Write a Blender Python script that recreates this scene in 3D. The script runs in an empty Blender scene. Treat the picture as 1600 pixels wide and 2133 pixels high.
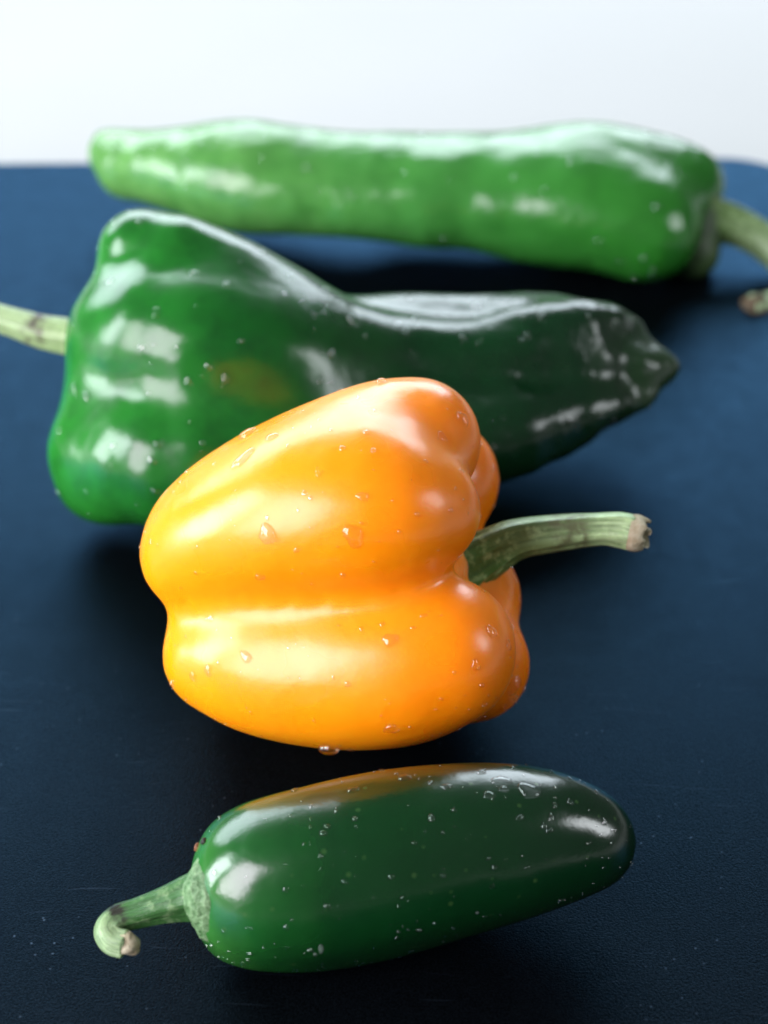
import bpy, bmesh, math, random
import numpy as np
from mathutils import Vector

C = bpy.context.scene.collection
S = bpy.context.scene

# ------------------------------------------------------------------ camera
CAM_H = 0.22
PITCH = math.radians(35.0)
FPX = 3487.0                       # focal length in pixels of the 1600 x 2133 photograph
cd = bpy.data.cameras.new('camera')
cam = bpy.data.objects.new('camera', cd); C.objects.link(cam)
cam.location = (0, 0, CAM_H)
cam.rotation_euler = (math.pi / 2 - PITCH, 0, 0)
cd.sensor_fit = 'VERTICAL'; cd.sensor_height = 24.0; cd.sensor_width = 18.0
cd.lens = 24.0 * FPX / 2133.0
cd.clip_start = 0.005; cd.clip_end = 50
cd.dof.use_dof = True
cd.dof.focus_distance = 0.284
cd.dof.aperture_fstop = 8.2
cd.dof.aperture_blades = 0
S.camera = cam

# ------------------------------------------------------------------ light
S.view_settings.view_transform = 'Standard'
S.view_settings.look = 'None'
S.view_settings.exposure = 0.28
S.view_settings.gamma = 1.0
w = bpy.data.worlds.new('World'); S.world = w; w.use_nodes = True
bg = w.node_tree.nodes['Background']
bg.inputs[0].default_value = (0.80, 0.83, 0.88, 1); bg.inputs[1].default_value = 0.11

def area(name, loc, target, sx, sy, power, col):
    l = bpy.data.lights.new(name, 'AREA'); l.shape = 'RECTANGLE'; l.size = sx; l.size_y = sy
    l.energy = power; l.color = col
    o = bpy.data.objects.new(name, l); C.objects.link(o); o.location = loc
    o.rotation_euler = (Vector(target) - Vector(loc)).to_track_quat('-Z', 'Y').to_euler()
    return o
MID = (0.0, 0.28, 0.03)
area('back_window', (-0.30, 1.35, 0.58), MID, 2.2, 0.60, 27, (0.80, 0.91, 1.0))
area('left_window', (-1.05, 0.12, 0.40), MID, 0.40, 0.75, 13, (0.88, 0.97, 1.0))
area('front_window', (-0.84, -0.50, 0.58), MID, 0.66, 0.95, 21, (0.97, 0.88, 1.0))
area('right_window', (0.95, 0.10, 0.46), MID, 0.26, 0.36, 2.4, (0.92, 0.97, 1.0))

# ------------------------------------------------------------------ projection helpers (photo pixel + depth -> point in the room)
cp, sp_ = math.cos(PITCH), math.sin(PITCH)
FWD = np.array([0, cp, -sp_]); UPV = np.array([0, sp_, cp]); RGT = np.array([1.0, 0, 0])
CPOS = np.array([0, 0, CAM_H])
def at(px, py, depth):
    return CPOS + depth * (FWD + RGT * (px - 800) / FPX - UPV * (py - 1066.5) / FPX)
def at_z(px, py, z):
    d = FWD + RGT * (px - 800) / FPX - UPV * (py - 1066.5) / FPX
    return CPOS + d * ((z - CAM_H) / d[2])

# ------------------------------------------------------------------ small modelling kit
def spline(pts, n):
    """Catmull-Rom through rows of pts, n samples in all"""
    P = np.array(pts, float)
    if len(P) == 1: return P
    Q = np.vstack([2 * P[0] - P[1], P, 2 * P[-1] - P[-2]])
    m = len(P) - 1
    t = np.linspace(0, m, n); k = np.minimum(t.astype(int), m - 1); u = (t - k)[:, None]
    a, b, c, d = Q[k], Q[k + 1], Q[k + 2], Q[k + 3]
    return 0.5 * (2 * b + (c - a) * u + (2 * a - 5 * b + 4 * c - d) * u ** 2 + (3 * b - a - 3 * c + d) * u ** 3)

class Waves:
    """cheap smooth noise: a sum of sine waves"""
    def __init__(s, seed, freq, n=10, spread=0.5):
        r = np.random.RandomState(seed)
        d = r.normal(size=(n, 3)); d /= np.linalg.norm(d, axis=1)[:, None]
        s.k = d * (freq * (1 + spread * r.uniform(-1, 1, n)))[:, None]
        s.ph = r.uniform(0, 6.283, n)
    def __call__(s, p):
        return np.sin(p @ s.k.T + s.ph).sum(1) / math.sqrt(len(s.ph))

class Field:
    """a fleshy fruit: lobes (chains of balls) melted into each other"""
    def __init__(s, depth, lobes, k, relief=None, n=15):
        s.segs = []; s.k = k; s.relief = relief   # rows: photo px, py, cm towards the eye, radius px
        for L in lobes:
            rows = []
            for (px, py, tw, r) in L:
                dd = depth - tw * 0.01
                rows.append(list(at(px, py, dd)) + [r * dd / FPX])
            s.segs.append(spline(rows, n) if len(rows) > 1 else np.array(rows * 2))
    def gap(s):
        return min((A[:, 2] - A[:, 3]).min() for A in s.segs)
    def bounds(s):
        A = np.vstack(s.segs); lo = (A[:, :3] - A[:, 3:]).min(0); hi = (A[:, :3] + A[:, 3:]).max(0)
        return lo - 0.004, hi + 0.004
    def raw(s, p):
        out = None
        for A in s.segs:
            d = np.full(len(p), 1e9)
            for a, b in zip(A[:-1], A[1:]):
                ab = b[:3] - a[:3]; l2 = ab @ ab
                pa = p - a[:3]
                t = np.clip(pa @ ab / l2, 0, 1) if l2 > 1e-14 else np.zeros(len(p))
                q = pa - t[:, None] * ab
                d = np.minimum(d, np.sqrt((q * q).sum(1)) - (a[3] + t * (b[3] - a[3])))
            if out is None: out = d
            else:
                h = np.maximum(s.k - np.abs(out - d), 0) / s.k
                out = np.minimum(out, d) - h * h * s.k * 0.25
        return out
    def __call__(s, p):
        d = s.raw(p)
        if s.relief is not None: d = d - s.relief(p)
        return d
    def grad(s, p, e=2e-4):
        g = np.empty_like(p)
        for i in range(3):
            o = np.zeros(3); o[i] = e
            g[:, i] = s(p + o) - s(p - o)
        return g / (2 * e)
    def project(s, p, it=3):
        for _ in range(it):
            g = s.grad(p); p = p - (s(p) / np.maximum((g * g).sum(1), 0.05))[:, None] * g
        return p
    def normal(s, p):
        g = s.grad(p); return g / np.linalg.norm(g, axis=1)[:, None]
    def mesh(s, h, smooth=0):
        lo, hi = s.bounds()
        n = np.ceil((hi - lo) / h).astype(int) + 1
        ax = [lo[i] + h * np.arange(n[i]) for i in range(3)]
        G = np.stack(np.meshgrid(*ax, indexing='ij'), -1).reshape(-1, 3)
        st = 4; G4 = G.reshape(*n, 3)
        cc = [np.minimum(np.arange(0, n[i], st) + 1.5, n[i] - 1) for i in range(3)]
        cg = np.stack(np.meshgrid(*[lo[i] + h * cc[i] for i in range(3)], indexing='ij'), -1)
        cv = s(cg.reshape(-1, 3)).reshape(cg.shape[:3])
        V = cv.repeat(st, 0).repeat(st, 1).repeat(st, 2)[:n[0], :n[1], :n[2]].copy()
        near = np.abs(V) < h * 4.2
        V[near] = s(G4[near]); I = V < 0
        c = np.zeros(n - 1, int)
        for dx in (0, 1):
            for dy in (0, 1):
                for dz in (0, 1):
                    c += I[dx:n[0] - 1 + dx, dy:n[1] - 1 + dy, dz:n[2] - 1 + dz]
        act = (c > 0) & (c < 8)
        idx = -np.ones(n - 1, int); ijk = np.argwhere(act); idx[act] = np.arange(len(ijk))
        # edge-crossing average
        acc = np.zeros((len(ijk), 3)); cnt = np.zeros(len(ijk))
        corners = [(x, y, z) for x in (0, 1) for y in (0, 1) for z in (0, 1)]
        for a in corners:
            for axn in range(3):
                if a[axn] == 1: continue
                b = list(a); b[axn] = 1
                va = V[tuple((ijk + a).T)]; vb = V[tuple((ijk + b).T)]
                m = (va < 0) != (vb < 0)
                t = np.where(m, va / np.where(m, va - vb, 1), 0)
                p = np.array(a, float)[None].repeat(len(ijk), 0); p[:, axn] = t
                acc[m] += p[m]; cnt[m] += 1
        P = lo + h * (ijk + acc / cnt[:, None])
        P = s.project(P, 3)
        F = []
        for axn in range(3):
            u, v = (axn + 1) % 3, (axn + 2) % 3
            A0 = [slice(None)] * 3; A1 = [slice(None)] * 3
            A0[axn] = slice(0, -1); A1[axn] = slice(1, None)
            ia, ib = I[tuple(A0)], I[tuple(A1)]
            for flip in (False, True):
                e = np.argwhere((ia & ~ib) if not flip else (~ia & ib))
                e = e[(e[:, u] > 0) & (e[:, v] > 0) & (e[:, u] < n[u] - 1) & (e[:, v] < n[v] - 1)]
                q = []
                for du, dv in ((-1, -1), (0, -1), (0, 0), (-1, 0)):
                    w_ = e.copy(); w_[:, u] += du; w_[:, v] += dv; q.append(idx[tuple(w_.T)])
                q = np.stack(q, 1)
                F.append(q[:, ::-1] if flip else q)
        F = np.vstack(F)
        e = np.vstack([F[:, [0, 1]], F[:, [1, 2]], F[:, [2, 3]], F[:, [3, 0]]]); e = np.vstack([e, e[:, ::-1]])
        deg = np.bincount(e[:, 0], minlength=len(P))[:, None]
        for _ in range(smooth):
            acc = np.stack([np.bincount(e[:, 0], P[e[:, 1], k], len(P)) for k in range(3)], 1) / deg
            P = P + 0.6 * (acc - P)
        return P, F

def lean(lobes, x0, x1, cm):
    """tips one end of the fruit back until it lies down on the board"""
    return [[(px, py, tw + cm * min(max((px - x0) / (x1 - x0), 0), 1), r) for px, py, tw, r in L] for L in lobes]
def rest(make, lo=0.2, hi=0.6):
    """depth at which the fruit just touches the board"""
    for _ in range(40):
        m = (lo + hi) / 2
        if make(m).gap() > 0: lo = m
        else: hi = m
    return lo
def link(name, V, F, mat, parent=None, smooth=True, base=None, subsurf=0, attrs=None):
    if attrs and 'along' in attrs and isinstance(attrs['along'], tuple): attrs = dict(zip(('along', 'ring_x', 'ring_y'), attrs['along']))
    V = np.asarray(V, float)
    if parent is not None: V = V - np.array(parent.location)
    elif base is not None: V = V - np.array(base)
    me = bpy.data.meshes.new(name)
    me.from_pydata(V.tolist(), [], [list(map(int, f)) for f in F])
    me.update()
    if smooth: me.polygons.foreach_set('use_smooth', [True] * len(me.polygons))
    for k, a in (attrs or {}).items():
        at_ = me.attributes.new(k, 'FLOAT', 'POINT'); at_.data.foreach_set('value', np.asarray(a, np.float32))
    me.materials.append(mat)
    o = bpy.data.objects.new(name, me); C.objects.link(o)
    if parent is not None: o.parent = parent
    elif base is not None: o.location = base
    if subsurf:
        m = o.modifiers.new('smooth', 'SUBSURF'); m.levels = subsurf; m.render_levels = subsurf
    return o

def thing(name, label, cat, loc, group=None):
    o = bpy.data.objects.new(name, None); C.objects.link(o); o.location = loc
    o.empty_display_size = 0.01
    o['label'] = label; o['category'] = cat
    if group: o['group'] = group
    return o

def tube(rows, n=40, seg=28, ribs=5, rib=0.08, wob=0.05, seed=0, twist=0.6, cap=True):
    """stalk: rows of x,y,z,r ; ribbed, slightly irregular, dome caps. Returns V, F, along"""
    R = spline(rows, n); P, r = R[:, :3], R[:, 3]
    T = np.gradient(P, axis=0); T /= np.linalg.norm(T, axis=1)[:, None]
    nrm = np.cross(T[0], [0, 0, 1.0]); nrm /= np.linalg.norm(nrm)
    V, F, al = [], [], []
    wv = Waves(seed, 260.0, 8)
    th = np.linspace(0, 2 * math.pi, seg, endpoint=False)
    for i in range(n):
        nrm = nrm - T[i] * (nrm @ T[i]); nrm /= np.linalg.norm(nrm); b = np.cross(T[i], nrm)
        f = i / (n - 1)
        rr = r[i] * (1 + rib * np.cos(ribs * th + twist * f * 3) + 0.4 * rib * np.cos((2 * ribs + 1) * th + 1.3 + seed))
        pts = P[i] + rr[:, None] * (np.cos(th)[:, None] * nrm + np.sin(th)[:, None] * b)
        pts = P[i] + (pts - P[i]) * (1 + wob * wv(pts))[:, None]
        V += pts.tolist(); al += [f] * seg
    for i in range(n - 1):
        for j in range(seg):
            a, b_ = i * seg + j, i * seg + (j + 1) % seg
            F.append((a, b_, b_ + seg, a + seg))
    if cap:
        for i, sgn in ((0, -1), (n - 1, 1)):
            V.append((P[i] + sgn * T[i] * r[i] * 0.35).tolist()); al.append(i / (n - 1)); k = len(V) - 1
            for j in range(seg):
                a, b_ = i * seg + j, i * seg + (j + 1) % seg
                F.append((b_, a, k) if sgn < 0 else (a, b_, k))
    k = len(al) - (2 if cap else 0); ph = np.concatenate([np.tile(th, k // seg), np.zeros(len(al) - k)])
    return np.array(V), F, (np.array(al), np.cos(ph), np.sin(ph))

def chain(depth, rows):
    out = []
    for (px, py, tw, r) in rows:
        dd = depth - tw * 0.01; out.append(list(at(px, py, dd)) + [r * dd / FPX])
    return out

# ------------------------------------------------------------------ node helpers
def newmat(name):
    m = bpy.data.materials.new(name); m.use_nodes = True
    nt = m.node_tree; b = nt.nodes['Principled BSDF']
    return m, nt, b
def nd(nt, typ, **kw):
    n = nt.nodes.new(typ)
    for k, v in kw.items(): setattr(n, k, v)
    return n
def noise(nt, scale, detail=3, rough=0.5, coord='Object'):
    tc = nd(nt, 'ShaderNodeTexCoord'); n = nd(nt, 'ShaderNodeTexNoise')
    n.inputs['Scale'].default_value = scale; n.inputs['Detail'].default_value = detail; n.inputs['Roughness'].default_value = rough
    nt.links.new(tc.outputs[coord], n.inputs['Vector']); return n
def ramp(nt, src, stops):
    r = nd(nt, 'ShaderNodeValToRGB'); e = r.color_ramp.elements
    e[0].position, e[0].color = stops[0][0], (*stops[0][1], 1)
    e[1].position, e[1].color = stops[-1][0], (*stops[-1][1], 1)
    for p, c in stops[1:-1]:
        x = e.new(p); x.color = (*c, 1)
    nt.links.new(src, r.inputs['Fac']); return r
def mix(nt, fac, a, b, mode='MIX'):
    m = nd(nt, 'ShaderNodeMix', data_type='RGBA', blend_type=mode)
    for s, v in ((m.inputs['Factor'], fac), (m.inputs['A'], a), (m.inputs['B'], b)):
        if hasattr(v, 'is_linked') or hasattr(v, 'links'): nt.links.new(v, s)
        elif isinstance(v, (int, float)): s.default_value = v
        else: s.default_value = (*v, 1)
    return m.outputs['Result']
def bump(nt, b, height, strength, dist):
    n = nd(nt, 'ShaderNodeBump'); n.inputs['Strength'].default_value = strength; n.inputs['Distance'].default_value = dist
    nt.links.new(height, n.inputs['Height']); nt.links.new(n.outputs['Normal'], b.inputs['Normal']); return n

def skin_material(name, stops, mottle, rough=0.2, sss=0.15, radius=(0.01, 0.004, 0.001), scale=0.4, speck=None, coat=0.0, spec=0.5, bumps=0.25, tip_rough=0.0, wrinkle=0.0):
    """waxy pepper skin: colour runs along the fruit ('along'), mottled, faint pores"""
    m, nt, b = newmat(name)
    a = nd(nt, 'ShaderNodeAttribute', attribute_name='along')
    n1 = noise(nt, 38, 3); 
    add = nd(nt, 'ShaderNodeMath', operation='MULTIPLY_ADD'); nt.links.new(n1.outputs['Fac'], add.inputs[0])
    add.inputs[1].default_value = 0.25
    sub = nd(nt, 'ShaderNodeMath', operation='SUBTRACT'); nt.links.new(a.outputs['Fac'], sub.inputs[0]); sub.inputs[1].default_value = 0.125
    nt.links.new(sub.outputs[0], add.inputs[2])
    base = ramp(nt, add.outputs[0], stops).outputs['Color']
    n2 = noise(nt, 120, 5, 0.6)
    mk = ramp(nt, n2.outputs['Fac'], [(0.42, (0, 0, 0)), (0.75, (1, 1, 1))]).outputs['Color']
    fm = nd(nt, 'ShaderNodeMath', operation='MULTIPLY'); nt.links.new(mk, fm.inputs[0]); fm.inputs[1].default_value = mottle[1]
    base = mix(nt, fm.outputs[0], base, mottle[0])
    n3 = noise(nt, 1500, 2)
    n4 = noise(nt, 90, 2)
    if speck:
        v = nd(nt, 'ShaderNodeTexVoronoi'); v.inputs['Scale'].default_value = speck[1]
        tc = nd(nt, 'ShaderNodeTexCoord'); nt.links.new(tc.outputs['Object'], v.inputs['Vector'])
        sm = ramp(nt, v.outputs['Distance'], [(0.06, (1, 1, 1)), (0.16, (0, 0, 0))]).outputs['Color']
        sf = nd(nt, 'ShaderNodeMath', operation='MULTIPLY'); nt.links.new(sm, sf.inputs[0]); sf.inputs[1].default_value = speck[2]
        base = mix(nt, sf.outputs[0], base, speck[0])
    nt.links.new(base, b.inputs['Base Color'])
    rr = nd(nt, 'ShaderNodeMapRange'); nt.links.new(n4.outputs['Fac'], rr.inputs['Value'])
    rr.inputs['From Min'].default_value = 0.3; rr.inputs['From Max'].default_value = 0.7
    rr.inputs['To Min'].default_value = rough * 0.75; rr.inputs['To Max'].default_value = rough * 1.3
    ra = nd(nt, 'ShaderNodeMath', operation='MULTIPLY_ADD'); nt.links.new(a.outputs['Fac'], ra.inputs[0]); ra.inputs[1].default_value = tip_rough
    nt.links.new(rr.outputs[0], ra.inputs[2]); nt.links.new(ra.outputs[0], b.inputs['Roughness'])
    b.inputs['Subsurface Weight'].default_value = sss
    b.inputs['Subsurface Radius'].default_value = radius; b.inputs['Subsurface Scale'].default_value = scale
    b.inputs['Specular IOR Level'].default_value = spec
    b.inputs['Coat Weight'].default_value = coat; b.inputs['Coat Roughness'].default_value = 0.2
    hm = nd(nt, 'ShaderNodeMath', operation='MULTIPLY_ADD'); nt.links.new(n3.outputs['Fac'], hm.inputs[0]); hm.inputs[1].default_value = 0.06
    nt.links.new(n4.outputs['Fac'], hm.inputs[2])
    hgt = hm.outputs[0]
    if wrinkle:
        wn = noise(nt, 150, 3, 0.55); wr = nd(nt, 'ShaderNodeMapRange', interpolation_type='SMOOTHSTEP'); nt.links.new(a.outputs['Fac'], wr.inputs['Value'])
        wr.inputs['From Min'].default_value = 0.5; wr.inputs['From Max'].default_value = 0.85; wr.inputs['To Max'].default_value = wrinkle
        wm = nd(nt, 'ShaderNodeMath', operation='MULTIPLY_ADD'); nt.links.new(wn.outputs['Fac'], wm.inputs[0]); nt.links.new(wr.outputs[0], wm.inputs[1]); nt.links.new(hgt, wm.inputs[2])
        hgt = wm.outputs[0]
    bump(nt, b, hgt, bumps, 0.0012)
    return m

M_bell = skin_material('yellow_pepper_skin', [(0.0, (0.92, 0.335, 0.002)), (0.55, (0.92, 0.30, 0.002)), (1.0, (0.92, 0.21, 0.001))],
                       ((0.91, 0.26, 0.002), 0.3), rough=0.3, sss=0.5, radius=(1.0, 0.35, 0.05), scale=0.008, coat=0.2, spec=0.45)
M_pob = skin_material('poblano_skin', [(0.0, (0.018, 0.19, 0.018)), (0.35, (0.006, 0.095, 0.012)), (0.6, (0.0025, 0.034, 0.008)), (0.85, (0.003, 0.022, 0.007)), (1.0, (0.020, 0.050, 0.018))],  # last stop: greener tip, with its pale grey reflection put into the colour
                      ((0.003, 0.022, 0.007), 0.5), rough=0.20, sss=0.05, radius=(0.4, 1.0, 0.3), scale=0.002, bumps=0.35, tip_rough=0.05, wrinkle=1.8)
M_ana = skin_material('long_pepper_skin', [(0.0, (0.12, 0.31, 0.075)), (0.5, (0.05, 0.225, 0.04)), (1.0, (0.016, 0.16, 0.012))],
                      ((0.016, 0.115, 0.014), 0.6), rough=0.2, sss=0.2, radius=(0.5, 1.0, 0.3), scale=0.004, bumps=0.9)
M_jal = skin_material('jalapeno_skin', [(0.0, (0.028, 0.15, 0.022)), (0.12, (0.008, 0.08, 0.012)), (0.30, (0.0026, 0.036, 0.007)), (1.0, (0.002, 0.020, 0.006))],
                      ((0.0025, 0.02, 0.006), 0.4), rough=0.19, sss=0.04, radius=(0.4, 1.0, 0.3), scale=0.002, bumps=0.3, spec=0.68, speck=((0.05, 0.11, 0.03), 300, 0.4))

def stalk_material(name, a, bcol, scar, scar_pos, turn=(0.2, 0.7)):
    """stalk skin: dark near the fruit, paler outwards, lengthwise fibres, one dark corky scar"""
    m, nt, b = newmat(name)
    at_ = nd(nt, 'ShaderNodeAttribute', attribute_name='along')
    cx_ = nd(nt, 'ShaderNodeAttribute', attribute_name='ring_x'); cy_ = nd(nt, 'ShaderNodeAttribute', attribute_name='ring_y')
    base = ramp(nt, at_.outputs['Fac'], [(turn[0], a), (turn[1], bcol)]).outputs['Color']
    cmb = nd(nt, 'ShaderNodeCombineXYZ')
    for k, src in enumerate((cx_, cy_)): nt.links.new(src.outputs['Fac'], cmb.inputs[k])
    nt.links.new(at_.outputs['Fac'], cmb.inputs[2])
    mp = nd(nt, 'ShaderNodeMapping'); mp.inputs['Scale'].default_value = (5.5, 5.5, 3.0); nt.links.new(cmb.outputs[0], mp.inputs['Vector'])
    fib = nd(nt, 'ShaderNodeTexNoise'); fib.inputs['Scale'].default_value = 1; fib.inputs['Detail'].default_value = 4; nt.links.new(mp.outputs[0], fib.inputs['Vector'])
    f = ramp(nt, fib.outputs['Fac'], [(0.42, (0, 0, 0)), (0.68, (0.65, 0.65, 0.65))]).outputs['Color']
    base = mix(nt, f, base, tuple(x * 0.5 for x in a))
    n = noise(nt, 500, 4, 0.65)
    f = ramp(nt, n.outputs['Fac'], [(0.5, (0, 0, 0)), (0.75, (0.5, 0.5, 0.5))]).outputs['Color']
    base = mix(nt, f, base, tuple(min(1, x * 1.6) for x in bcol))
    wob = nd(nt, 'ShaderNodeMath', operation='MULTIPLY_ADD'); nt.links.new(fib.outputs['Fac'], wob.inputs[0]); wob.inputs[1].default_value = 0.12; nt.links.new(at_.outputs['Fac'], wob.inputs[2])
    df = nd(nt, 'ShaderNodeMath', operation='SUBTRACT'); nt.links.new(wob.outputs[0], df.inputs[0]); df.inputs[1].default_value = scar_pos + 0.06
    ab = nd(nt, 'ShaderNodeMath', operation='ABSOLUTE'); nt.links.new(df.outputs[0], ab.inputs[0])
    c = nd(nt, 'ShaderNodeMapRange', interpolation_type='SMOOTHSTEP'); nt.links.new(ab.outputs[0], c.inputs['Value'])
    c.inputs['From Min'].default_value = 0.09; c.inputs['From Max'].default_value = 0.03
    n2 = noise(nt, 420, 3)
    f2 = ramp(nt, n2.outputs['Fac'], [(0.36, (0, 0, 0)), (0.58, (1, 1, 1))]).outputs['Color']
    mm = nd(nt, 'ShaderNodeMath', operation='MULTIPLY'); nt.links.new(c.outputs[0], mm.inputs[0]); nt.links.new(f2, mm.inputs[1])
    base = mix(nt, mm.outputs[0], base, scar)
    nt.links.new(base, b.inputs['Base Color'])
    b.inputs['Roughness'].default_value = 0.36
    b.inputs['Subsurface Weight'].default_value = 0.1; b.inputs['Subsurface Radius'].default_value = (0.6, 1, 0.3); b.inputs['Subsurface Scale'].default_value = 0.002
    hs = nd(nt, 'ShaderNodeMath', operation='MULTIPLY_ADD'); nt.links.new(n.outputs['Fac'], hs.inputs[0]); hs.inputs[1].default_value = 0.4; nt.links.new(fib.outputs['Fac'], hs.inputs[2])
    bump(nt, b, hs.outputs[0], 0.5, 0.0008)
    return m
M_stalk_bell = stalk_material('bell_stalk_green', (0.07, 0.17, 0.03), (0.40, 0.58, 0.28), (0.13, 0.16, 0.07), 0.62, (0.30, 0.75))
M_stalk_pob = stalk_material('poblano_stalk_green', (0.30, 0.42, 0.18), (0.30, 0.42, 0.20), (0.05, 0.035, 0.02), 0.42)
M_stalk_ana = stalk_material('long_pepper_stalk_green', (0.10, 0.20, 0.05), (0.36, 0.50, 0.27), (0.12, 0.20, 0.08), 0.15)
M_stalk_jal = stalk_material('jalapeno_stalk_green', (0.05, 0.16, 0.04), (0.28, 0.40, 0.20), (0.02, 0.022, 0.012), 0.56, (0.50, 0.72))

def plain(name, col, rough, nscale=400, col2=None, b_=0.3):
    m, nt, b = newmat(name)
    n = noise(nt, nscale, 4, 0.6)
    base = ramp(nt, n.outputs['Fac'], [(0.3, col2 or tuple(x * 0.5 for x in col)), (0.65, col)]).outputs['Color']
    nt.links.new(base, b.inputs['Base Color']); b.inputs['Roughness'].default_value = rough
    bump(nt, b, n.outputs['Fac'], b_, 0.001)
    return m
M_dry = plain('dry_stalk_end', (0.42, 0.39, 0.26), 0.7, 500, (0.25, 0.20, 0.10), 0.6)
M_brown = plain('brown_stalk_end', (0.13, 0.085, 0.045), 0.7, 500, (0.05, 0.04, 0.02), 0.6)
M_calyx = plain('pale_calyx', (0.19, 0.32, 0.15), 0.5, 900, (0.035, 0.12, 0.025), 0.8)
M_calyx_dark = plain('dark_calyx', (0.05, 0.10, 0.03), 0.5, 300, (0.02, 0.05, 0.015), 0.5)
M_pit = plain('dark_pit', (0.012, 0.014, 0.008), 0.6)
M_fleck = plain('brown_fleck', (0.25, 0.09, 0.03), 0.6)

def water(name, clear, ior, glint):
    m, nt, b = newmat(name)
    b.inputs['Base Color'].default_value = (1, 1, 1, 1); b.inputs['Transmission Weight'].default_value = 1
    b.inputs['Roughness'].default_value = 0.02; b.inputs['IOR'].default_value = ior
    tr = nd(nt, 'ShaderNodeBsdfTransparent'); gl = nd(nt, 'ShaderNodeBsdfGlossy'); gl.inputs['Roughness'].default_value = 0.06
    fr = nd(nt, 'ShaderNodeFresnel'); fr.inputs['IOR'].default_value = glint
    thin = nd(nt, 'ShaderNodeMixShader'); cl = nd(nt, 'ShaderNodeMath', operation='MINIMUM'); nt.links.new(fr.outputs[0], cl.inputs[0]); cl.inputs[1].default_value = 0.22
    nt.links.new(cl.outputs[0], thin.inputs[0]); nt.links.new(tr.outputs[0], thin.inputs[1]); nt.links.new(gl.outputs[0], thin.inputs[2])
    mx = nd(nt, 'ShaderNodeMixShader'); mx.inputs[0].default_value = clear
    nt.links.new(b.outputs[0], mx.inputs[1]); nt.links.new(thin.outputs[0], mx.inputs[2])
    nt.links.new(mx.outputs[0], nt.nodes['Material Output'].inputs['Surface'])
    return m
M_water = water('water', 0.72, 1.36, 1.7)
M_dew = water('fine_dew', 1.0, 1.36, 1.9)

# ------------------------------------------------------------------ setting: white table, dark board
m, nt, b = newmat('white_table')
n = noise(nt, 6, 3)
nt.links.new(ramp(nt, n.outputs['Fac'], [(0.3, (0.365, 0.36, 0.345)), (0.7, (0.385, 0.38, 0.365))]).outputs['Color'], b.inputs['Base Color'])
b.inputs['Roughness'].default_value = 0.55
M_table = m
BT = 0.012      # board thickness
V = [(-1.6, -0.9, 0), (1.6, -0.9, 0), (1.6, 1.5, 0), (-1.6, 1.5, 0), (-1.6, -0.9, -0.03), (1.6, -0.9, -0.03), (1.6, 1.5, -0.03), (-1.6, 1.5, -0.03)]
V = [(x, y, z - BT) for x, y, z in V]
tab = link('tabletop', V, [(0, 1, 2, 3), (7, 6, 5, 4), (0, 4, 5, 1), (1, 5, 6, 2), (2, 6, 7, 3), (3, 7, 4, 0)], M_table, smooth=False)
tab['kind'] = 'structure'

m, nt, b = newmat('dark_board')
n1 = noise(nt, 9, 4, 0.55); n2 = noise(nt, 2600, 3, 0.7); n3 = noise(nt, 160, 5, 0.65)
base = ramp(nt, n1.outputs['Fac'], [(0.3, (0.0035, 0.0052, 0.0073)), (0.7, (0.0051, 0.0073, 0.0098))]).outputs['Color']
gr = ramp(nt, n2.outputs['Fac'], [(0.35, (0.45, 0.45, 0.45)), (0.65, (1.7, 1.7, 1.7))]).outputs['Color']
base = mix(nt, 1.0, base, gr, 'MULTIPLY')
v = nd(nt, 'ShaderNodeTexVoronoi'); v.inputs['Scale'].default_value = 420          # pale dust specks
tc = nd(nt, 'ShaderNodeTexCoord'); nt.links.new(tc.outputs['Object'], v.inputs['Vector'])
sp = ramp(nt, v.outputs['Distance'], [(0.05, (1, 1, 1)), (0.13, (0, 0, 0))]).outputs['Color']
n5 = noise(nt, 60, 3)
sm = ramp(nt, n5.outputs['Fac'], [(0.52, (0, 0, 0)), (0.75, (0.8, 0.8, 0.8))]).outputs['Color']
base = mix(nt, mix(nt, 1.0, sp, sm, 'MULTIPLY'), base, (0.08, 0.11, 0.15))
scr = None                                                                     # faint knife scratches
for ang, sc, seed in ((0.62, 1.0, 0.0), (-0.45, 0.8, 3.0), (1.1, 0.7, 7.0)):
    mp = nd(nt, 'ShaderNodeMapping'); mp.inputs['Rotation'].default_value = (0, 0, ang); mp.inputs['Scale'].default_value = (70 * sc, 1100 * sc, 1); mp.inputs['Location'].default_value = (seed, seed, 0)
    nw = noise(nt, 12, 2); wm = mix(nt, 0.03, tc.outputs['Object'], nw.outputs['Color'])
    nt.links.new(wm, mp.inputs['Vector'])
    ns = nd(nt, 'ShaderNodeTexNoise'); ns.inputs['Scale'].default_value = 1; ns.inputs['Detail'].default_value = 1
    nt.links.new(mp.outputs[0], ns.inputs['Vector'])
    r_ = ramp(nt, ns.outputs['Fac'], [(0.73, (0, 0, 0)), (0.80, (1, 1, 1))]).outputs['Color']
    scr = r_ if scr is None else mix(nt, 1.0, scr, r_, 'ADD')
sc2 = nd(nt, 'ShaderNodeMath', operation='MULTIPLY'); nt.links.new(scr, sc2.inputs[0]); sc2.inputs[1].default_value = 0.16
base = mix(nt, sc2.outputs[0], base, (0.05, 0.07, 0.10))
nt.links.new(base, b.inputs['Base Color'])
rr = nd(nt, 'ShaderNodeMapRange'); nt.links.new(n3.outputs['Fac'], rr.inputs['Value'])
rr.inputs['From Min'].default_value = 0.3; rr.inputs['From Max'].default_value = 0.7; rr.inputs['To Min'].default_value = 0.30; rr.inputs['To Max'].default_value = 0.40
nt.links.new(rr.outputs[0], b.inputs['Roughness'])
b.inputs['Metallic'].default_value = 0.75
b.inputs['Specular IOR Level'].default_value = 0.12
b.inputs['Specular Tint'].default_value = (0.38, 0.66, 0.95, 1)
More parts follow.
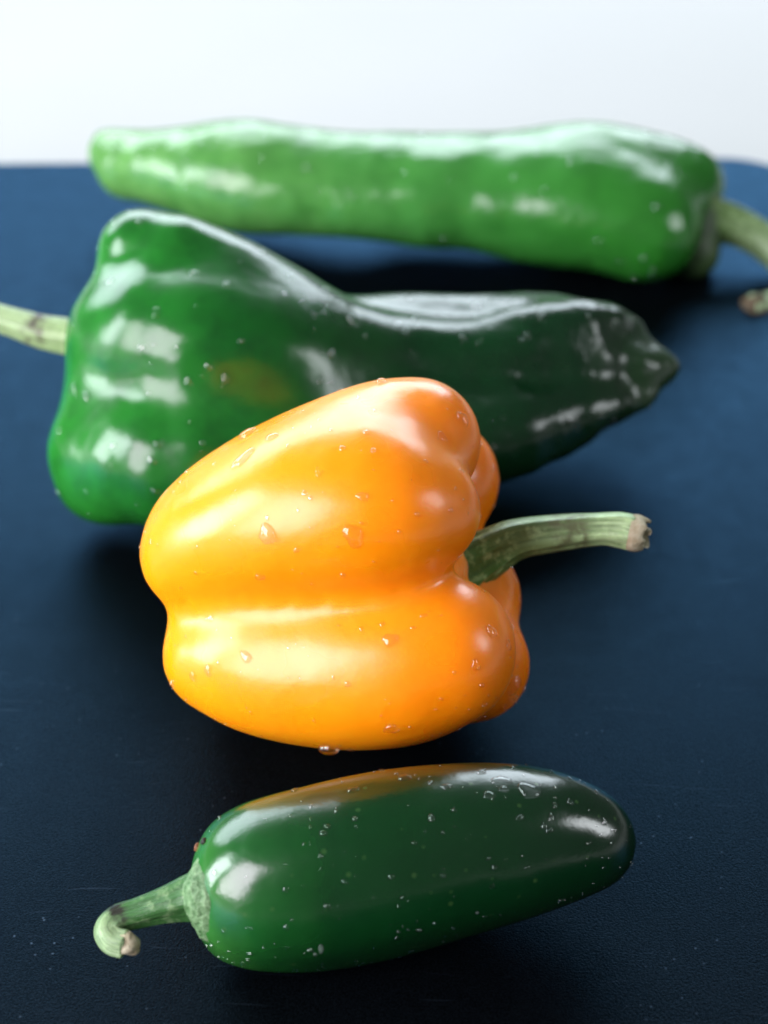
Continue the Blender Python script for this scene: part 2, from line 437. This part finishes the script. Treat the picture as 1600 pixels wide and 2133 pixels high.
bump(nt, b, n2.outputs['Fac'], 0.5, 0.0002)
M_board = m

# board outline: rounded rectangle whose far right corner shows at the right of the frame
far_l = at_z(0, 338, 0); far_r = at_z(1530, 326, 0)
ux = (far_r - far_l); ux /= np.linalg.norm(ux); uy = np.array([-ux[1], ux[0], 0])
corner_x = at_z(1640, 330, 0)[0]
O = far_l + ux * ((corner_x - far_l[0]) / ux[0])         # far right corner (before rounding)
W_, D_, RC = 0.46, 0.66, 0.022
def board_ring(inset, z):
    pts = []
    for cx, cy, a0 in ((-W_ + RC, -RC, math.pi / 2), (-W_ + RC, -D_ + RC, math.pi), (-RC, -D_ + RC, 1.5 * math.pi), (-RC, -RC, 0)):
        for k in range(9):
            a = a0 + k / 8 * math.pi / 2
            p = O + ux * (cx + (RC - inset) * math.cos(a)) + uy * (cy + (RC - inset) * math.sin(a))
            pts.append((p[0], p[1], z))
    return pts
rings = [board_ring(0.0, -BT), board_ring(0.0, -0.0012), board_ring(0.0004, -0.0003), board_ring(0.0012, 0.0)]
V = sum(rings, []); N = len(rings[0]); F = [tuple(range(N))[::-1], tuple(3 * N + i for i in range(N))]
for r in range(3):
    for i in range(N):
        j = (i + 1) % N; F.append((r * N + i, r * N + j, (r + 1) * N + j, (r + 1) * N + i))
cb = O - ux * W_ / 2 - uy * D_ / 2
brd = link('serving_board', V, F, M_board, smooth=False, base=(cb[0], cb[1], -BT))
brd['label'] = 'large dark slate blue board with rounded corner lying under all four peppers'; brd['category'] = 'board'

# ------------------------------------------------------------------ water drops on a skin
def drops_geo(field, P, specs):
    """specs: (radius, height, seed, seg, rings, stretch, direction, ragged) per drop; returns [(V, F)]"""
    P = field.project(np.array(P, float), 4); N = field.normal(P)
    Qs, Hs, Fs = [], [], []
    for p, n, (rad, height, seed, seg, rings, stretch, d, ragged) in zip(P, N, specs):
        rs = np.random.RandomState(seed)
        d = np.array(d) if d is not None else rs.normal(size=3)
        t = d - n * (d @ n); t /= np.linalg.norm(t); bt = np.cross(n, t)
        th = np.linspace(0, 2 * math.pi, seg, endpoint=False)
        out = 1 + ragged * (np.sin(2 * th + rs.uniform(0, 6)) * 0.8 + np.sin(3 * th + rs.uniform(0, 6)) + 0.6 * np.sin(5 * th + rs.uniform(0, 6)))
        Q, H = [p[None]], [[height]]
        for i in range(1, rings + 1):
            f = i / rings
            rr = rad * math.sin(f * math.pi / 2) * out
            Q.append(p + t * (np.cos(th) * rr * stretch)[:, None] + bt * (np.sin(th) * rr)[:, None])
            H.append([height * math.cos(f * math.pi / 2) ** 0.85 if i < rings else -0.0002] * seg)
        F = [(0, 1 + k, 1 + (k + 1) % seg) for k in range(seg)]
        for i in range(rings - 1):
            for k in range(seg):
                a, b_ = 1 + i * seg + k, 1 + i * seg + (k + 1) % seg
                F.append((a, a + seg, b_ + seg, b_))
        Qs.append(np.vstack(Q)); Hs.append(np.concatenate(H)); Fs.append(F)
    A = field.project(np.vstack(Qs), 2); A = A + field.normal(A) * np.concatenate(Hs)[:, None]
    out, o = [], 0
    for Q, F in zip(Qs, Fs): out.append((A[o:o + len(Q)], F)); o += len(Q)
    return out

def pick(field, pix):
    """where the sight lines through photo pixels meet the skin"""
    d = np.array([at(px, py, 1.0) - CPOS for px, py in pix]); d /= np.linalg.norm(d, axis=1)[:, None]
    s = np.full(len(d), 0.15)
    for _ in range(90): s = s + np.clip(field(CPOS + d * s[:, None]) * 0.9, -0.01, 0.05)
    p = CPOS + d * s[:, None]
    return p, np.abs(field(p)) < 5e-4

def drops_at(field, root, spots, seed):
    P, ok = pick(field, [q[:2] for q in spots])
    sel = [i for i in range(len(spots)) if ok[i]]
    specs = []
    for i in sel:
        px, py, r, hf, st, ang = spots[i]
        rad = r * np.linalg.norm(P[i] - CPOS) / FPX
        specs.append((rad, rad * hf, seed + i, 18, 6, st, RGT * math.cos(ang) - UPV * math.sin(ang), 0.12))
    for Q, F in drops_geo(field, P[sel], specs): link('water_drop', Q, F, M_water, root)

def drops_scattered(field, root, P, count, seed, rmin, rmax, bias=None):
    rs = np.random.RandomState(seed)
    N = field.normal(P); view = CPOS - P; view /= np.linalg.norm(view, axis=1)[:, None]
    ok = ((N * view).sum(1) > 0.02) & (P[:, 2] > 0.002)
    if bias is not None: ok &= bias(P)
    pick_ = rs.choice(np.flatnonzero(ok), count, replace=False)
    specs = []
    for k in range(count):
        rad = rmin + (rmax - rmin) * rs.uniform() ** 3
        specs.append((rad, rad * rs.uniform(0.22, 0.42), seed * 1000 + k, 9, 3, rs.uniform(0.9, 1.6), None, 0.14))
    VV, FF, off = [], [], 0
    for Q, F in drops_geo(field, P[pick_], specs):
        VV.append(Q); FF += [tuple(v + off for v in f) for f in F]; off += len(Q)
    o = link('fine_droplets', np.vstack(VV), FF, M_dew, root); o['kind'] = 'stuff'
    return o

def along(P, A, B):
    A, B = np.array(A), np.array(B); return np.clip((P - A) @ (B - A) / ((B - A) @ (B - A)), 0, 1)

def build_body(name, label, cat, field, h, mat, A, B, smooth=9):
    P, F = field.mesh(h, smooth)
    c = P.mean(0)
    root = thing(name, label, cat, (c[0], c[1], 0.0))
    body = link('body', P, F, mat, root, subsurf=1, attrs={'along': along(P, A, B)})
    return root, P


# ------------------------------------------------------------------ yellow bell pepper
wv = Waves(3, 130.0, 8)
bell_lobes = [
    [(470, 1225, -1.2, 120), (650, 1200, -1.0, 200), (830, 1190, -1.0, 150)],
    [(405, 1155, 0.2, 115), (520, 1115, 0.85, 145), (650, 1085, 1.35, 160), (790, 1070, 1.65, 158), (880, 1065, 1.5, 122)],
    [(470, 1095, 0.3, 128), (640, 1035, 0.95, 162), (750, 1005, 1.1, 150)],
    [(425, 1095, -0.5, 105), (540, 1035, -0.2, 132), (680, 980, 0.15, 146), (795, 935, 0.2, 146), (868, 918, 0.1, 137)],
    [(465, 1368, 0.0, 125), (560, 1375, 0.3, 163), (700, 1372, 0.5, 188), (830, 1372, 0.8, 182), (918, 1360, 1.0, 160)],
    [(500, 1050, -2.3, 100), (700, 1010, -2.8, 130), (905, 1005, -2.4, 136)],
    [(500, 1330, -1.8, 120), (750, 1290, -2.4, 140), (965, 1245, -2.0, 125)],
    [(500, 1350, -1.0, 120), (750, 1380, -1.2, 150), (985, 1385, -0.9, 120)],
]
D = rest(lambda d: Field(d, bell_lobes, 0.005))
bell = Field(D, bell_lobes, 0.006, lambda p: 0.00032 * wv(p))
root, P = build_body('bell_pepper', 'glossy yellow orange bell pepper with green stalk, wet with drops', 'pepper', bell, 0.00105, M_bell, at(290, 1200, D), at(1080, 1150, D))
sr = chain(D, [(915, 1208, -1.0, 92), (955, 1186, -1.0, 68), (1010, 1157, -0.98, 52), (1075, 1124, -0.9, 41), (1160, 1110, -0.8, 36), (1245, 1102, -0.7, 31), (1290, 1103, -0.65, 34), (1318, 1109, -0.6, 35)])
V, F, al = tube(sr, n=44, seg=30, ribs=5, rib=0.12, wob=0.03, seed=4)
stalk = link('stem', V, F, M_stalk_bell, root, attrs={'along': al})
# dry curled end of the stalk: ragged flaps round a hollow
E = np.array(sr[-1][:3]); T = E - np.array(sr[-2][:3]); T /= np.linalg.norm(T)
def curl_end(parent, E, T, R, seed, mat, name='cut_end'):
    rs = np.random.RandomState(seed)
    n0 = np.cross(T, [0, 0, 1.0]); n0 /= np.linalg.norm(n0); b0 = np.cross(T, n0)
    V, F = [], []
    seg, rings = 40, 7
    jag = np.array([rs.uniform(0.4, 1.0) for _ in range(seg)]); jag = (jag + np.roll(jag, 1)) / 2
    for side in (0, 1):
        for i in range(rings):
            f = i / (rings - 1)
            for k in range(seg):
                a = k / seg * 2 * math.pi
                rr = R * (1.02 + 0.10 * math.sin(f * 3.0) - 0.35 * f * f * (0.5 + 0.5 * math.sin(2 * a + 1))) - side * R * 0.16
                ln = R * (-0.15 + 1.0 * f * (0.45 + 0.55 * jag[k]))
                p = E + T * ln + n0 * (rr * math.cos(a)) + b0 * (rr * math.sin(a) * 0.9)
                V.append(p)
    m_ = rings * seg
    for side in (0, 1):
        for i in range(rings - 1):
            for k in range(seg):
                a, b_ = side * m_ + i * seg + k, side * m_ + i * seg + (k + 1) % seg
                q = (a, b_, b_ + seg, a + seg); F.append(q if side == 0 else q[::-1])
    for k in range(seg):
        a, b_ = (rings - 1) * seg + k, (rings - 1) * seg + (k + 1) % seg
        F.append((a, b_, b_ + m_, a + m_))
    # rolled inner flap
    o = len(V)
    for i in range(16):
        f = i / 15; a = 0.6 + f * 5.0
        for j in range(5):
            g = j / 4
            p = E + T * (R * (-0.1 + g * (0.95 + 0.15 * math.sin(9 * f)))) + (n0 * math.cos(a) + b0 * math.sin(a)) * (R * (0.62 - 0.42 * f + 0.08 * g))
            V.append(p)
    for i in range(15):
        for j in range(4):
            a = o + i * 5 + j; F.append((a, a + 5, a + 6, a + 1))
    return link(name, V, F, mat, parent)
ce = curl_end(root, E, T, sr[-1][3] * 1.12, 5, M_dry); ce.parent = stalk
drops_at(bell, root, [(557, 1113, 21, .5, 1.0, 0.3), (735, 1116, 20, .5, 1.35, 0.9), (505, 955, 13, .55, 2.6, 2.0), (515, 905, 17, .6, 1.2, 0),
                      (565, 910, 12, .5, 1.2, 0.4), (794, 795, 11, .7, 1.0, 0), (812, 1333, 15, .5, 1.1, 0.4), (512, 1368, 11, .45, 1.3, 0.9),
                      (433, 1396, 10, .45, 1.3, 1.6), (401, 1408, 9, .45, 1.2, 0.5), (755, 1035, 10, .5, 1.3, 0.4), (662, 987, 7, .5, 1.0, 0),
                      (965, 873, 13, .5, 1.3, 0.5), (920, 910, 10, .5, 1.5, 0.9), (1025, 1316, 12, .5, 1.2, 0.8), (990, 1385, 9, .5, 1.3, 1.6),
                      (1072, 1428, 16, .6, 1.3, 1.7), (1060, 1465, 13, .7, 1.1, 1.7), (685, 1560, 18, .7, 1.3, 0), (815, 1519, 12, .5, 1.5, 0),
                      (870, 781, 10, .5, 1.5, 0), (540, 1202, 8, .5, 1.2, 0.2), (437, 1288, 9, .5, 1.6, 0), (723, 1425, 6, .5, 1.1, 0), (1060, 1345, 8, .5, 1.4, 1.7)], 100)
drops_scattered(bell, root, P, 260, 21, 0.00012, 0.0006)

# ------------------------------------------------------------------ poblano
wv2 = Waves(8, 110.0, 8); wv3 = Waves(9, 520.0, 12)
pA, pB = at(100, 750, .385), at(1400, 760, .385)
def pob_relief(p):
    t = along(p, pA, pB); s = np.clip((t - 0.62) / 0.3, 0, 1)
    return 0.0004 * wv2(p) + s * 0.0010 * wv3(p)
pob_lobes = [
    [(350, 770, 0, 205), (550, 800, 0, 185), (760, 805, -0.3, 140), (1000, 800, -0.7, 95), (1180, 780, -0.6, 66)],
    [(296, 526, 0.6, 96), (400, 572, 0.8, 116), (560, 668, 0.7, 124), (700, 735, 0.4, 104), (850, 762, 0.25, 90), (1000, 748, 0.3, 82), (1140, 716, 0.2, 88), (1225, 724, -0.1, 90), (1300, 748, -0.3, 70), (1350, 764, -0.3, 50), (1390, 766, -0.3, 26)],
    [(270, 662, 0.7, 88), (243, 690, 0.95, 99), (252, 745, 0.95, 98)],
    [(330, 700, 1.6, 128), (430, 730, 1.75, 150), (580, 770, 1.4, 150), (720, 800, 0.7, 115)],
    [(222, 890, 0.9, 104), (200, 935, 0.9, 104), (215, 985, 0.75, 104)],
    [(310, 950, 1.55, 138), (390, 955, 1.7, 156), (560, 945, 1.35, 170), (750, 940, 1.0, 146), (950, 920, 0.95, 106), (1060, 904, 0.9, 95), (1180, 866, 0.65, 72), (1280, 818, 0.2, 60), (1335, 792, 0.0, 46)],
    [(560, 700, -2.2, 110), (720, 715, -1.8, 98), (850, 705, -1.6, 96), (1000, 705, -1.5, 97), (1100, 700, -1.3, 96), (1200, 705, -1.1, 90), (1260, 720, -1.0, 72)],
]
pob_lobes = lean(pob_lobes, 350, 1380, -1.5)
D = rest(lambda d: Field(d, pob_lobes, 0.013))
pob = Field(D, pob_lobes, 0.008, pob_relief)
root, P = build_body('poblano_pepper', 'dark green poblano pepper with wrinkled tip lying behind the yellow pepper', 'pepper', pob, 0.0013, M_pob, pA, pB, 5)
V, F, al = tube(chain(D, [(215, 715, 0.2, 44), (150, 704, 0.1, 36), (90, 692, 0.0, 32), (30, 672, -0.2, 29), (-40, 652, -0.4, 30), (-90, 650, -0.5, 34)]), n=40, seg=24, ribs=5, rib=0.08, wob=0.04, seed=6)
link('stem', V, F, M_stalk_pob, root, attrs={'along': al})
drops_at(pob, root, [(655, 655, 7, .6, 1, 0), (470, 790, 9, .6, 1.4, 1.5), (392, 795, 9, .6, 1.4, 1.5), (690, 738, 10, .6, 1.3, 1.5), (668, 790, 9, .6, 1.2, 1.5), (735, 668, 11, .6, 1.3, 0.5),
                     (330, 925, 10, .6, 1, 0), (325, 1025, 10, .6, 1, 0), (290, 462, 9, .6, 1, 0), (472, 592, 8, .6, 1, 0), (155, 812, 12, .6, 1.3, 0), (180, 826, 10, .6, 1.3, 1), (325, 652, 9, .6, 1.4, 1.6),
                     (1130, 660, 9, .6, 1, 0), (1090, 660, 7, .6, 1, 0), (965, 705, 8, .6, 1, 0), (1350, 770, 9, .6, 1, 0), (1100, 700, 8, .6, 1, 0)], 300)
drops_scattered(pob, root, P, 110, 22, 0.0003, 0.0011)

# ------------------------------------------------------------------ long pale green pepper at the back
D = 0.48
wv4 = Waves(12, 90.0, 8); wv5 = Waves(13, 300, 8)
aA, aB = at(195, 320, D), at(1500, 440, D)
ana_lobes = [
    [(212, 281, 0, 14), (248, 335, 0, 66), (310, 348, 0, 79), (400, 358, 0, 98), (500, 366, 0, 116), (620, 376, 0, 112), (800, 391, 0, 102), (950, 398, 0, 110), (1100, 412, 0, 120), (1250, 418, -0.2, 128), (1360, 435, -0.2, 100)],
    [(850, 378, -0.6, 88), (1100, 370, -0.9, 97), (1250, 364, -0.8, 101), (1340, 378, -0.8, 98), (1410, 395, -0.9, 92)],
    [(900, 420, 0.8, 80), (1100, 440, 0.8, 98), (1250, 455, 0.9, 108), (1345, 482, 0.9, 110)],
    [(330, 345, 0.7, 60), (500, 385, 1.0, 85), (700, 410, 1.0, 75), (900, 420, 0.8, 80)],
]
ana_lobes = lean(lean(ana_lobes, 1250, 600, -0.8), 600, 200, -1.5)
D = rest(lambda d: Field(d, ana_lobes, 0.005))
ana = Field(D, ana_lobes, 0.008, lambda p: 0.0007 * wv4(p) + 0.00025 * wv5(p))
root, P = build_body('long_pepper', 'long light green pepper lying farthest back near the board edge', 'pepper', ana, 0.0016, M_ana, aA, aB)
V, F, al = tube(chain(D, [(1420, 450, -0.3, 70), (1468, 455, -0.3, 54), (1530, 468, -0.2, 42), (1595, 505, 0.0, 35), (1640, 560, 0.4, 28), (1640, 615, 0.9, 27), (1600, 640, 1.2, 27), (1562, 644, 1.4, 28)]), n=48, seg=24, ribs=5, rib=0.08, wob=0.04, seed=7)
st = link('stem', V, F, M_stalk_ana, root, attrs={'along': al})
er = chain(D, [(1585, 642, 1.3, 28), (1566, 644, 1.4, 28), (1554, 645, 1.45, 23)])
V, F, al = tube(er, n=10, seg=20, ribs=4, rib=0.1, wob=0.1, seed=8)
ce = link('cut_end', V, F, M_brown, root); ce.parent = st
cal = Field(D, [[(1425, 420, -0.5, 62), (1450, 450, -0.4, 62), (1440, 520, -0.1, 58)]], 0.004, lambda p: 0.0004 * wv5(p))
cP, cF = cal.mesh(0.0016); link('calyx', cP, cF, M_calyx_dark, root)
drops_scattered(ana, root, P, 40, 23, 0.0004, 0.0014)

# ------------------------------------------------------------------ jalapeno in front
D = 0.268
wv6 = Waves(15, 120.0, 8)
jA, jB = at(420, 1850, D), at(1325, 1762, D)
JST = [(500, 1848, 157), (548, 1842, 174), (660, 1828, 188), (800, 1801, 189), (950, 1773, 175), (1080, 1756, 156), (1170, 1750, 128), (1228, 1752, 98)]
jal_lobes = [[(x, y - math.cos(a) * 0.5 * R, math.sin(a) * 0.5 * R * 0.0077, 0.535 * R) for x, y, R in JST] for a in np.radians([10, 70, 130, 190, 250, 310])]
jal_lobes += [[(x, y, 0, R * 0.78) for x, y, R in [(560, 1838, 178)] + JST[2:]] + [(1250, 1755, 0, 68)], [(500, 1852, 0.2, 90), (600, 1840, 0.2, 130)]]
jal_lobes = lean(jal_lobes, 540, 1260, -0.75)
D = rest(lambda d: Field(d, jal_lobes, 0.005))
jal = Field(D, jal_lobes, 0.0045, lambda p: 0.00030 * wv6(p))
root, P = build_body('jalapeno_pepper', 'short dark green jalapeno with hooked stalk lying in front of the yellow pepper', 'pepper', jal, 0.0009, M_jal, jA, jB)
wv7 = Waves(16, 2600, 14); wv8 = Waves(17, 1100, 8)
calf = Field(D, [[(450, 1817, 0.48, 48), (440, 1866, 0.60, 57), (455, 1922, 0.48, 45)]], 0.004, lambda p: 0.00015 * wv7(p) + 0.0002 * wv8(p))
cP, cF = calf.mesh(0.0006)
cx = link('calyx', cP, cF, M_calyx, root)
sr = chain(D, [(450, 1862, 0.4, 62), (402, 1866, 0.35, 50), (350, 1880, 0.4, 38), (290, 1899, 0.45, 31), (246, 1913, 0.5, 29), (226, 1936, 0.6, 27), (238, 1958, 0.7, 28), (262, 1966, 0.75, 28)])
V, F, al = tube(sr, n=56, seg=30, ribs=5, rib=0.09, wob=0.04, seed=9)
st = link('stem', V, F, M_stalk_jal, root, attrs={'along': al})
V, F, al = tube(chain(D, [(250, 1963, 0.72, 25), (264, 1967, 0.75, 28), (277, 1968, 0.78, 26), (285, 1967, 0.8, 18)]), n=12, seg=22, ribs=4, rib=0.14, wob=0.14, seed=11)
ce = link('cut_end', V, F, M_dry, root); ce.parent = st
for (px, py, r, mm, fld) in ((424, 1752, 6, M_pit, jal), (456, 1825, 6, M_pit, calf), (452, 1937, 9, M_pit, calf), (410, 1764, 5, M_fleck, jal)):
    p, ok = pick(fld, [(px, py)])
    if ok[0]:
        (Q, F), = drops_geo(fld, p, [(r * np.linalg.norm(p[0] - CPOS) / FPX, 0.0004, int(px), 14, 5, 1.5, None, 0.25)])
        link('dark_spot' if mm is M_pit else 'brown_fleck', Q, F, mm, root)
drops_at(jal, root, [(1103, 1645, 17, .3, 1.6, 0.2), (1045, 1625, 12, .3, 1.8, -0.2), (1050, 1643, 8, .4, 1.4, 0), (1003, 1607, 8, .5, 1.2, 0), (843, 1619, 10, .5, 1.5, 0), (1018, 1655, 8, .35, 1.6, 0), (1188, 1670, 6, .5, 1.2, 1.0),
                     (930, 1638, 8, .35, 1.5, 0), (1083, 1703, 6, .5, 1.5, -.4), (1157, 1678, 5, .5, 1, 0), (673, 1735, 6, .5, 1.2, 0), (740, 1705, 5, .5, 1, 0), (735, 1645, 8, .5, 1.5, -.2), (613, 1645, 6, .5, 1.3, 0),
                     (1260, 1712, 6, .5, 1.2, 1), (1170, 1877, 6, .5, 1.4, -.3), (1025, 1846, 5, .5, 1.2, 0)], 500)
drops_scattered(jal, root, P, 190, 24, 0.00014, 0.00052, lambda p: p[:, 0] > -0.03)

# ------------------------------------------------------------------ stray drop on the board
class Flat:
    def __call__(s, p): return p[:, 2]
    def project(s, p, it=1): q = p.copy(); q[:, 2] = 0; return q
    def normal(s, p): return np.tile([0, 0, 1.0], (len(p), 1))
q = at_z(185, 1062, 0)
(Q, F), = drops_geo(Flat(), [q], [(0.0016, 0.0010, 77, 16, 5, 1.0, None, 0.1)])
o = link('water_drop', Q, F, M_water, base=(q[0], q[1], 0)); o['label'] = 'tiny water drop on the board below the left end of the poblano'; o['category'] = 'water drop'
